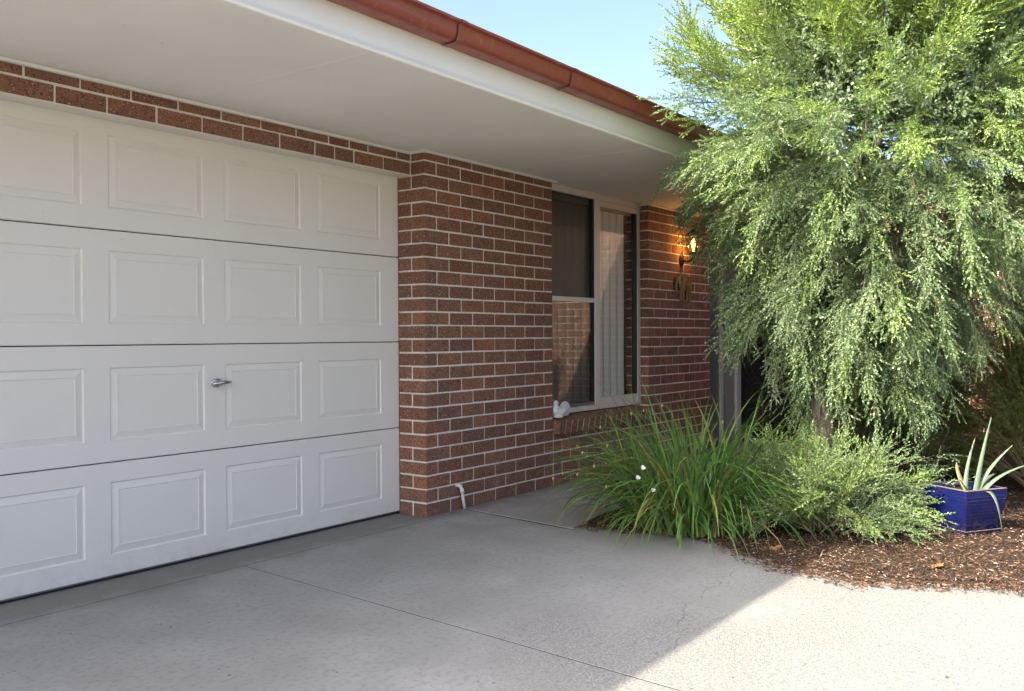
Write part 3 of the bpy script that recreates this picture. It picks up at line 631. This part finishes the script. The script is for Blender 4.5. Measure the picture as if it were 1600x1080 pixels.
for i in range(NP):
    z = rng.choice([rng.uniform(.68, 1.25), rng.uniform(1.1, 2.2), rng.uniform(2.0, 3.3), rng.uniform(3.0, 4.6)], p=[.13, .30, .38, .19])
    ph = rng.random() * 2 * np.pi; Rr = np.interp(z, zk, Rl); off = np.interp(z, zk, Of)
    lob = 1 + .30 * math.exp(-((ph - 5.35) / .6) ** 2) * math.exp(-((z - 2.05) / .7) ** 2) + .16 * math.exp(-((ph - 2.36) / .45) ** 2) * (math.exp(-((z - 2.45) / .28) ** 2) - .9 * math.exp(-((z - 1.65) / .35) ** 2)) + .10 * math.sin(3 * ph + 2.2 * z) + .07 * math.sin(5 * ph - 3.1 * z)
    depth = rng.random() ** .45; rad = Rr * lob * (.45 + .57 * depth)
    C0 = camr * (off + (.22 * (.95 - z) / .3 if z < .95 else 0)); dh = np.array([math.cos(ph), math.sin(ph), 0])
    up = np.interp(z, [.5, 1.6, 2.3, 3.0, 4.6], [-.45, -.34, .02, .34, .6]) + rng.normal(0, .08)
    end = C0 + dh * rad + np.array([0, 0, z]); ln = rng.uniform(.55, .85)
    st = end - dh * ln * (.85 if abs(up) < .3 else .62) * min(1, rad / .8) - np.array([0, 0, up * 1.1]); st[2] = max(st[2], .55)
    mid = (st + end) / 2 + np.array([0, 0, .10 if z < 2.3 else .02]) + dh * .08 + rng.normal(0, .05, 3)
    limb_ends.append((st, mid, end))
    ns = 11 if depth > .3 else 7
    t_ = np.clip(np.linspace(.12, 1, ns) + rng.normal(0, .03, ns), 0, 1); pp_ = bez(st, mid, end, t_); td = bez_d(st, mid, end, t_); td /= np.linalg.norm(td, axis=1)[:, None]
    lat = rng.normal(0, 1, (ns, 3)); lat -= td * (lat * td).sum(1)[:, None]; lat /= np.linalg.norm(lat, axis=1)[:, None]
    droop = np.interp(z, [1.0, 2.0, 2.6, 3.2], [-.62, -.48, .0, .42])
    D = td * .9 + lat * rng.uniform(.25, .80, (ns, 1)) + np.array([0, 0, droop]) + dh * .25
    D[-1] = td[-1] + np.array([0, 0, droop * .5]); Ps.append(pp_); Ds.append(D); Ss.append(rng.uniform(.75, 1.25, ns) * (1.15 if z > 2.6 else 1))
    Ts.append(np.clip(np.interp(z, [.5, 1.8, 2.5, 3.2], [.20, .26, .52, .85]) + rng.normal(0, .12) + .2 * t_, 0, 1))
P = np.concatenate(Ps); D = np.concatenate(Ds); Sz = np.concatenate(Ss); T = np.concatenate(Ts)
wp = P + TB; tip = wp + D / np.linalg.norm(D, axis=1)[:, None] * Sz[:, None] * .24
def clear(q): return ~(((q[:, 1] > -1.34) & (q[:, 2] > 2.24)) | (q[:, 1] > -.22) | (q[:, 2] < .06))
k = clear(wp) & clear(tip); P, D, Sz, T = P[k], D[k], Sz[k], T[k]
V, F, Tq, mi = place_sprays(temps, P, D, Sz, T, rng)
nf = 3200; z = rng.choice([1, 0], nf) * rng.uniform(2.3, 3.6, nf); z = np.where(z > 0, z, rng.uniform(.95, 4.3, nf)); ph = rng.random(nf) * 2 * np.pi; rd = np.interp(z, zk, Rl) * .68 * np.sqrt(rng.random(nf)); of = np.interp(z, zk, Of)
Pf = np.stack([np.cos(ph) * rd, np.sin(ph) * rd, z], 1) + camr * of[:, None]; Df = rng.normal(0, 1, (nf, 3)); kf = clear(Pf + TB) & clear(Pf + TB + Df * .1)
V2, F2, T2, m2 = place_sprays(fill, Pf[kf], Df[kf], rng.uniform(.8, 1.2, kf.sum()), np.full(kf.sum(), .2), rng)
F = np.concatenate([F, F2 + len(V)]); V = np.concatenate([V, V2]); Tq = np.concatenate([Tq, T2]); mi = np.concatenate([mi, m2])
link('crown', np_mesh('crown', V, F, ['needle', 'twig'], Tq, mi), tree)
tag(tree.children[0], kind='stuff')
m = MB()
tz = np.linspace(-.03, 1.7, 40); tr_ = np.interp(tz, [-.03, .08, .4, .8, 1.2, 1.7], [.112, .085, .074, .069, .062, .050])
m.tube([(.012 * math.sin(q * 5) + .14 * max(0, (q - .5) / 1.2) ** 1.5, .010 * math.sin(q * 7 + 1) - .18 * max(0, (q - .5) / 1.2) ** 1.5, q) for q in tz], list(tr_), 22)
m.v = [(x + .006 * math.sin(9 * math.atan2(y, x) + z_ * 11) * math.cos(x * 0 + z_ * 23) , y + .005 * math.sin(7 * math.atan2(y, x) - z_ * 17), z_) for x, y, z_ in m.v]
m.obj('trunk', 'bark', tree, None, True)
for k in range(9):
    a = k * 2.4; zt = 2.2 + .22 * k; rr = .75 if k < 7 else .4; base_z = .9 + .09 * k; o_ = camr * np.interp(zt, zk, Of); b0 = np.array([.03 + .10 * max(0, (base_z - .8)), -.03 - .12 * max(0, base_z - .8), base_z])
    e = o_ + np.array([math.cos(a) * rr, math.sin(a) * rr, zt]); 
    if (e + TB)[1] > -1.4: e[1] = -1.45 - TB[1]
    mm = (b0 + e) / 2 + np.array([0, 0, .15]); q = bez(b0, mm, e, np.linspace(0, 1, 7))
    MB().tube([tuple(v) for v in q], list(np.linspace(.030, .006, 7)), 8).obj('limb', 'bark', tree, None, True)
br = MB()
for st, mid, end in limb_ends[::2]:
    q = bez(st, mid, end, np.linspace(0, 1, 4))
    if clear(q + TB).all(): br.tube([tuple(v) for v in q], [.005, .004, .003, .0015], 4, cap=False)
tag(br.obj('branches', 'twig', tree), kind='stuff')

# low shrub of the same silver needles at the foot of the trunk
def bush(name, base, label, cat, plumes, temps, mats, trunk_r=.012, seed=3, smin=.8, smax=1.2, per=11, tint=.4, group=None):
    rg = np.random.default_rng(seed); o = empty(name, tuple(base), label, cat, group); Pp, Dd, Ss, Tt = [], [], [], []; stem = MB(); base = np.array(base)
    for st, mid, end in plumes:
        t_ = np.clip(np.linspace(.25, 1, per) + rg.normal(0, .03, per), 0, 1); q = bez(st, mid, end, t_); td = bez_d(st, mid, end, t_); td /= np.linalg.norm(td, axis=1)[:, None]
        lat = rg.normal(0, 1, (per, 3)); lat -= td * (lat * td).sum(1)[:, None]; lat /= np.linalg.norm(lat, axis=1)[:, None]
        D_ = td * .9 + lat * rg.uniform(.3, .95, (per, 1)); D_[-1] = td[-1]; Pp.append(q); Dd.append(D_); Ss.append(rg.uniform(smin, smax, per)); Tt.append(np.clip(tint + rg.normal(0, .14) + .18 * t_, 0, 1))
        qq = bez(st, mid, end, np.linspace(0, 1, 6)); stem.tube([tuple(v) for v in qq], list(np.linspace(trunk_r * .6, .0018, 6)), 5, cap=False)
    Pp = np.concatenate(Pp); Dd = np.concatenate(Dd); Ss = np.concatenate(Ss); Tt = np.concatenate(Tt); wpt = Pp + base + Dd / np.linalg.norm(Dd, axis=1)[:, None] * Ss[:, None] * .2
    k = (wpt[:, 2] > .03) & (Pp[:, 2] > .01) & (wpt[:, 0] < WX - .06); V, F, Tq, mi = place_sprays(temps, Pp[k], Dd[k], Ss[k], Tt[k], rg)
    V[:, 2] = np.maximum(V[:, 2], .004)
    c = link('foliage', np_mesh(name, V, F, mats, Tq, mi), o); tag(c, kind='stuff'); tag(stem.obj('stems', 'twig', o), kind='stuff'); return o
def dome(n, rx, ry, h, seed, low=.08, inner=.4):
    rg = np.random.default_rng(seed); out = []
    for i in range(n):
        a = rg.random() * 2 * np.pi; e = rg.random() ** .8 * 1.45; rr = rg.uniform(inner, 1) ** .5 * (1 + .15 * math.sin(3 * a + seed))
        end = np.array([math.cos(a) * math.cos(e) * rx * rr, math.sin(a) * math.cos(e) * ry * rr, low + math.sin(e) * h * rr]); st = np.array([rg.normal(0, .04), rg.normal(0, .04), .01])
        st = st + (end - st) * .22; st[2] = max(.01, st[2] * .7); mid = (st + end) / 2 + np.array([0, 0, .10 * h]) + rg.normal(0, .03, 3); out.append((st, mid, end))
    return out
rg = np.random.default_rng(5); t_small = [spray_template(rg, rg.uniform(.13, .20), step=.0052, ll=(.012, .020), lw=.0026, sides=5, ang=.62) for _ in range(5)]
SB = np.array([.80, -2.20, .02]); pl_ = dome(96, .48, .50, .42, 4, .03)
pl_ += [(np.array(a), np.array(b_), np.array(c_)) for a, b_, c_ in (((.10, -.02, .18), (.35, -.22, .36), (.62, -.44, .40)), ((.1, -.05, .15), (.36, -.25, .28), (.56, -.50, .26)), ((.1, -.05, .12), (.3, -.25, .24), (.40, -.48, .14)))]
bush('needle_shrub', SB, 'low silvery needle shrub spilling onto mulch at the foot of the tree', 'shrub', pl_, t_small, ['needle', 'twig'], .007, 9, .8, 1.35, 10, .40)
# dark shrubs further back
t_thin = [spray_template(rg, rg.uniform(.16, .24), step=.011, ll=(.016, .030), lw=.0022, sides=5, ang=.5) for _ in range(5)]
for k, (bx, by, rx, h, n, tn, lb) in enumerate(((2.75, -2.25, .58, 1.15, 130, .32, 'dark green feathery shrub behind the tree trunk and blue pot'), (2.9, -3.10, .76, 1.50, 210, .55, 'yellow-green feathery shrub behind the blue pot at the right edge'), (3.7, -2.0, .7, 1.5, 110, .25, 'dark shrub near the screen door behind the tree'), (4.1, -3.7, .8, 2.0, 150, .35, 'dark shrub at the back of the bed by the far wall'))):
    bush('garden_shrub', (bx, by, .03), lb, 'shrub', dome(n, rx, rx, h, 20 + k, .15, .3), t_thin, ['needle_dark', 'twig'], .012, 30 + k, 1.0, 1.6, 7, tn)
bush('red_shrub', (4.15, -2.95, .03), 'red-leaved shrub glimpsed through a gap in the tree', 'shrub', dome(90, .6, .6, 1.9, 41, .4, .4), t_thin, ['red_leaf', 'twig'], .012, 42, .9, 1.5, 7, .6)

# strap-leaved iris clump
IB = np.array([.66, -1.50, .012]); iris = empty('iris_clump', tuple(IB), 'clump of long green strap leaves with small white flowers beside the path', 'plant')
rg = np.random.default_rng(21)
def blade(rg, i, n=9):
    a = rg.random() * 2 * np.pi; rr = .31 * math.sqrt(rg.random()); o = np.array([rr * math.cos(a) * 1.15, rr * math.sin(a) * 1.15, 0]); a += rg.normal(0, .5)
    up = rg.random(); L = rg.uniform(.55, 1.0) if up > .42 else rg.uniform(.48, .85)
    e0 = R(rg.uniform(58, 88)) if up > .42 else R(rg.uniform(35, 65)); e1 = e0 - R(rg.uniform(25, 75) if up > .76 else rg.uniform(85, 140))
    s_ = np.linspace(0, 1, n); e = e0 + (e1 - e0) * s_ ** 1.35; ds = L / (n - 1); a2 = a + rg.normal(0, .25) * s_
    if i % 23 == 5:                                          # a few folded blades
        e[n // 2:] -= R(50)
    p = np.zeros((n, 3)); p[0] = o
    for k in range(1, n): p[k] = p[k - 1] + ds * np.array([math.cos(e[k - 1]) * math.cos(a2[k]), math.cos(e[k - 1]) * math.sin(a2[k]), math.sin(e[k - 1])])
    p[:, 2] = np.maximum(p[:, 2], .006 + .004 * rg.random()); wy_ = IB[1] + p[:, 1]; p[:, 1] = np.where(wy_ > -.06, -.06 - IB[1] - .01 * rg.random(), p[:, 1])
    wd = rg.uniform(.0034, .0066) * np.clip(np.minimum(1, (1 - s_) * 3.2 + .04), 0, 1); sd = np.stack([-np.sin(a2), np.cos(a2), rg.normal(0, .25) * np.ones(n)], 1)
    nv = np.stack([-np.sin(e) * np.cos(a2), -np.sin(e) * np.sin(a2), np.cos(e)], 1)
    V = np.stack([p + sd * wd[:, None] + nv * wd[:, None] * .35, p, p - sd * wd[:, None] + nv * wd[:, None] * .35], 1).reshape(-1, 3)
    F = np.array([(3 * k + c, 3 * k + c + 1, 3 * k + c + 4, 3 * k + c + 3) for k in range(n - 1) for c in (0, 1)])
    t0 = min(.82, max(0, rg.normal(.36, .24))) if rg.random() > .09 else rg.uniform(.88, 1); tn = np.clip(t0 + .42 * np.clip(s_ - .86, 0, 1) * 7 * (rg.random() < .6), 0, 1)
    return V, F, np.repeat(tn, 3), p
allV, allF, allT, nv = [], [], [], 0
for i in range(900):
    V, F, T, p = blade(rg, i)
    if i < 280: link('leaf', np_mesh('leaf', V, F, ['strap'], T, smooth=True), iris)
    else: allV.append(V); allF.append(F + nv); allT.append(T); nv += len(V)
tag(link('leaves', np_mesh('leaves', np.concatenate(allV), np.concatenate(allF), ['strap'], np.concatenate(allT), smooth=True), iris), kind='stuff')
m = MB()                                               # dead thatch at the base
for i in range(160):
    a = rg.random() * 6.28; r0 = .22 * rg.random() ** .5; a2 = a + rg.normal(0, .9); L = rg.uniform(.1, .28)
    q = [(r0 * math.cos(a) + L * s_ * math.cos(a2), r0 * math.sin(a) + L * s_ * math.sin(a2), max(.012, .10 * math.sin(s_ * 3.0) * L / .28 + .012)) for s_ in (0, .33, .66, 1)]; m.tube(q, .0016, 3, cap=False)
tag(m.obj('thatch', 'seed', iris), kind='stuff')
st_ = [(-.62, .30, .40), (-.55, .42, .46), (-.70, .36, .36), (-.48, .30, .50), (-.60, .52, .34), (-.40, .55, .47), (-.30, .45, .58), (-.2, .3, .66), (.0, .2, .7), (-.52, .05, .40), (-.45, .12, .33), (-.50, .0, .28), (.2, -.1, .60), (.05, .35, .66), (-.66, .2, .3), (-.58, .6, .3)]
for k, (x, y, z) in enumerate(st_):
    q = bez(np.array([.1 * x, .1 * y, .02]), np.array([.4 * x, .4 * y, z * 1.05]), np.array([x, y, z]), np.linspace(0, 1, 7)); m = MB(); m.tube([tuple(v) for v in q], list(np.linspace(.0026, .0014, 7)), 5); me = m.mesh('stem', 'strap'); set_tint(me, .6); s_o = link('flower_stem', me, iris)
    if k in (9, 10, 11):
        m = MB()
        for j in range(6):
            a = j * math.pi / 3; rr = .016 if j % 2 else .012; c_, s2 = math.cos(a), math.sin(a)
            m.add([(0, 0, 0), (rr * .6 * c_ - .010 * s2, rr * .6 * s2 + .007 * c_, .006), (rr * c_, rr * s2, .001), (rr * .6 * c_ + .010 * s2, rr * .6 * s2 - .010 * c_, .006)], [(0, 1, 2, 3)])
        f = m.obj('flower', 'petal', s_o, (x, y, z)); f.rotation_euler = (R(40), R(-35), 0)
    else:
        m = MB(); m.ball((x, y, z), .005, .005, .011, 8, 6); m.obj('bud', 'seed', s_o, None, True)

# broad-leaved seedling by the screen door
BB = (4.05, -.62, .02); bl = empty('broadleaf_plant', BB, 'small dark glossy broad-leaved plant beside the screen door', 'plant')
m = MB(); m.tube([(0, 0, 0), (.01, 0, .35), (0, .01, .68)], [.010, .008, .004], 6); m.obj('stem', 'twig', bl, None, True)
for k in range(16):
    a = k * 2.4; z = .22 + k * .03; L = .17 - .004 * k; me = MB(); vs = []
    for j in range(6):
        s_ = j / 5; wd = .032 * math.sin(math.pi * min(1, s_ * .93 + .05)) ** .8; vs += [(L * s_, wd, .05 * s_ - .10 * s_ ** 2 + .008), (L * s_, 0, .05 * s_ - .10 * s_ ** 2), (L * s_, -wd, .05 * s_ - .10 * s_ ** 2 + .008)]
    me.add(vs, [(3 * j + c, 3 * j + 3 + c, 3 * j + 4 + c, 3 * j + 1 + c) for j in range(5) for c in (0, 1)]); mm = me.mesh('leaf', 'broadleaf', True); set_tint(mm, rg.random()); o = link('leaf', mm, bl, (.005, 0, z)); o.rotation_euler = (0, R(-15), a)

# ------------------------------------------------------------------ blue pot, saucer, aloe
PB = Vector((1.315, -2.835, .045)); prz = math.atan2(-3.83 - PB.y, -4.3 - PB.x) + math.pi / 4 + R(3)
sa = empty('saucer', (PB.x, PB.y, .022), 'square blue glazed saucer under the pot', 'saucer', rz=prz)
def sq_ring(h, rnd=.12):
    c_ = []
    for k in range(4):
        a = k * math.pi / 2 + math.pi / 4
        for dlt in (-rnd, 0, rnd): q = (math.cos(a + dlt), math.sin(a + dlt)); s_ = h * (1.0 if dlt else 1.004) / max(abs(q[0]), abs(q[1])) ; c_.append((q[0] * s_, q[1] * s_))
    return c_
def loft(rings, mi=None):
    m = MB(); n = 12; vs = []
    for h, z in rings: vs += [(x, y, z) for x, y in sq_ring(h)]
    for l in range(len(rings) - 1):
        m_i = mi[l] if mi else 0; b_ = len(m.v)
        m.add(vs[l * n:(l + 2) * n], [(k, (k + 1) % n, n + (k + 1) % n, n + k) for k in range(n)], m_i)
    m.add(vs[:n], [tuple(range(n))[::-1]]); m.add(vs[-n:], [tuple(range(n))]); return m
loft([(.112, 0), (.130, .034), (.134, .038), (.128, .040), (.116, .010)], [0, 0, 1, 0]).obj('body', ['glaze_blue', 'glaze_edge'], sa)
pot = empty('plant_pot', (PB.x, PB.y, .036), 'square cobalt blue glazed ceramic pot on mulch', 'pot', rz=prz); pot.scale = (1.0, 1.0, .93)
rings = []; NPR = 26
for k in range(NPR + 1):
    q = k / NPR; h = .088 + .060 * math.sin(min(1, q * 1.04) * math.pi / 2) ** .75
    rings.append((h - (.0007 if .25 < q < .78 and k % 2 else 0), .262 * q))
    if k in (20, 22): rings.append((h + .0022, .262 * q + .003)); rings.append((h + .0005, .262 * q + .006))
rings += [(.1500, .266), (.146, .2695), (.134, .2695), (.130, .255), (.122, .225)]; z = .20
nR = len(rings); mis = [0] * (nR - 1); mis[-4] = 1; mis[-3] = 1
loft(rings, mis).obj('body', ['glaze_blue', 'glaze_edge'], pot); potz = z
m = MB(); m.box(-.124, .124, -.124, .124, z + .022, z + .032); m.obj('soil', 'soil', pot)
aloe = empty('aloe', (PB.x, PB.y, .036 + .9 * (z + .026)), 'grey-green spiky aloe growing in the blue pot', 'plant')
pr = np.array([.5922, -.8058, 0]); pd = np.array([-.8058, -.5922, 0])
def aloe_leaf(o, m_, e, w_, tint):
    n = 10; t_ = np.linspace(0, 1, n); p = bez(np.array(o), np.array(m_), np.array(e), t_); td = bez_d(np.array(o), np.array(m_), np.array(e), t_); td /= np.linalg.norm(td, axis=1)[:, None]
    mb = MB(); vs = []; upv = np.array([0, 0, 1.]); tn = []
    for k in range(n):
        sd = np.cross(td[k], upv + pd * .5); sd /= np.linalg.norm(sd); nn = np.cross(sd, td[k]); wk = w_ * (1 - t_[k]) ** .75 + .0015
        vs += [p[k] + sd * wk + nn * wk * .45, p[k] + nn * wk * .02, p[k] - sd * wk + nn * wk * .45, p[k] - sd * wk * .6 - nn * wk * .35, p[k] - nn * wk * .55, p[k] + sd * wk * .6 - nn * wk * .35]; tn += [min(1, tint + max(0, t_[k] - .9) * 4)] * 6
    mb.add(vs, [(6 * k + c, 6 * k + (c + 1) % 6, 6 * k + 6 + (c + 1) % 6, 6 * k + 6 + c) for k in range(n - 1) for c in range(6)]); me = mb.mesh('leaf', 'aloe', True); set_tint(me, tn); link('leaf', me, aloe)
Z3 = np.zeros(3); A_ = lambda a, b_, c_: tuple(pr * a + pd * b_ + np.array([0, 0, c_]))
aloe_leaf(A_(.06, 0, 0), A_(.08, .02, .2), A_(.135, .03, .43), .014, .35)
aloe_leaf(A_(.07, 0, 0), A_(.12, .0, .14), A_(.27, .0, .27), .014, .45)
aloe_leaf(A_(.08, .03, .0), A_(.16, .03, .12), A_(.37, .02, .17), .013, .40)
aloe_leaf(A_(.06, .05, .0), A_(.055, .23, .12), A_(.105, .20, -.165), .013, .30)
aloe_leaf(A_(.02, -.03, 0), A_(.03, -.06, .12), A_(.10, -.08, .30), .013, .5)
aloe_leaf(A_(.0, .04, .0), A_(-.03, .05, .05), A_(-.055, .05, .09), .020, .80)
aloe_leaf(A_(.04, -.05, .0), A_(.0, -.1, .1), A_(.02, -.13, .16), .018, .9)
aloe_leaf(A_(.09, -.02, .0), A_(.14, -.06, .08), A_(.22, -.08, .10), .02, .4)
# fallen dry leaves
def dry_leaf(x, y, s_, rz, lb):
    o = MB(); pts = [(0, 0), (.25, .32), (.5, .28), (.62, .52), (.78, .25), (1, .05), (.78, -.22), (.66, -.45), (.5, -.25), (.22, -.30)]
    vs = [(.5, 0, .02)] + [(a, e, .16 * abs(e) + .12 * math.sin(a * 5 + rz)) for a, e in pts]; vs2 = [(a, e, c + .012) for a, e, c in vs]; n = len(pts)
    o.add(vs + vs2, [(0, 1 + (k + 1) % n, 1 + k) for k in range(n)] + [(n + 1, n + 2 + k, n + 2 + (k + 1) % n) for k in range(n)] + [(1 + k, 1 + (k + 1) % n, n + 2 + (k + 1) % n, n + 2 + k) for k in range(n)])
    me = o.mesh('dry_leaf', 'dry_leaf'); set_tint(me, random.random()); l = link('dry_leaf', me, None, (x, y, (bed_h(x, y) if x > .1 else .002) + .016)); l.scale = (s_,) * 3; l.rotation_euler = (random.uniform(-.35, .35), random.uniform(-.3, .3), rz); tag(l, lb, 'leaf', 'fallen dry leaves')
dry_leaf(.39, -2.91, .075, 1.0, 'curled golden dry leaf on mulch in front of the blue pot')
dry_leaf(.36, -2.14, .07, 2.2, 'brown dry leaf on soil between strap leaves and low shrub')
dry_leaf(.42, -2.28, .06, .4, 'tan dry leaf against the low shrub, nearest the concrete')
dry_leaf(1.06, -2.72, .075, 4.0, 'orange-brown dry leaf leaning beside the saucer')
dry_leaf(1.13, -2.66, .06, 5.2, 'brown dry leaf tucked behind the low shrub beside the pot')
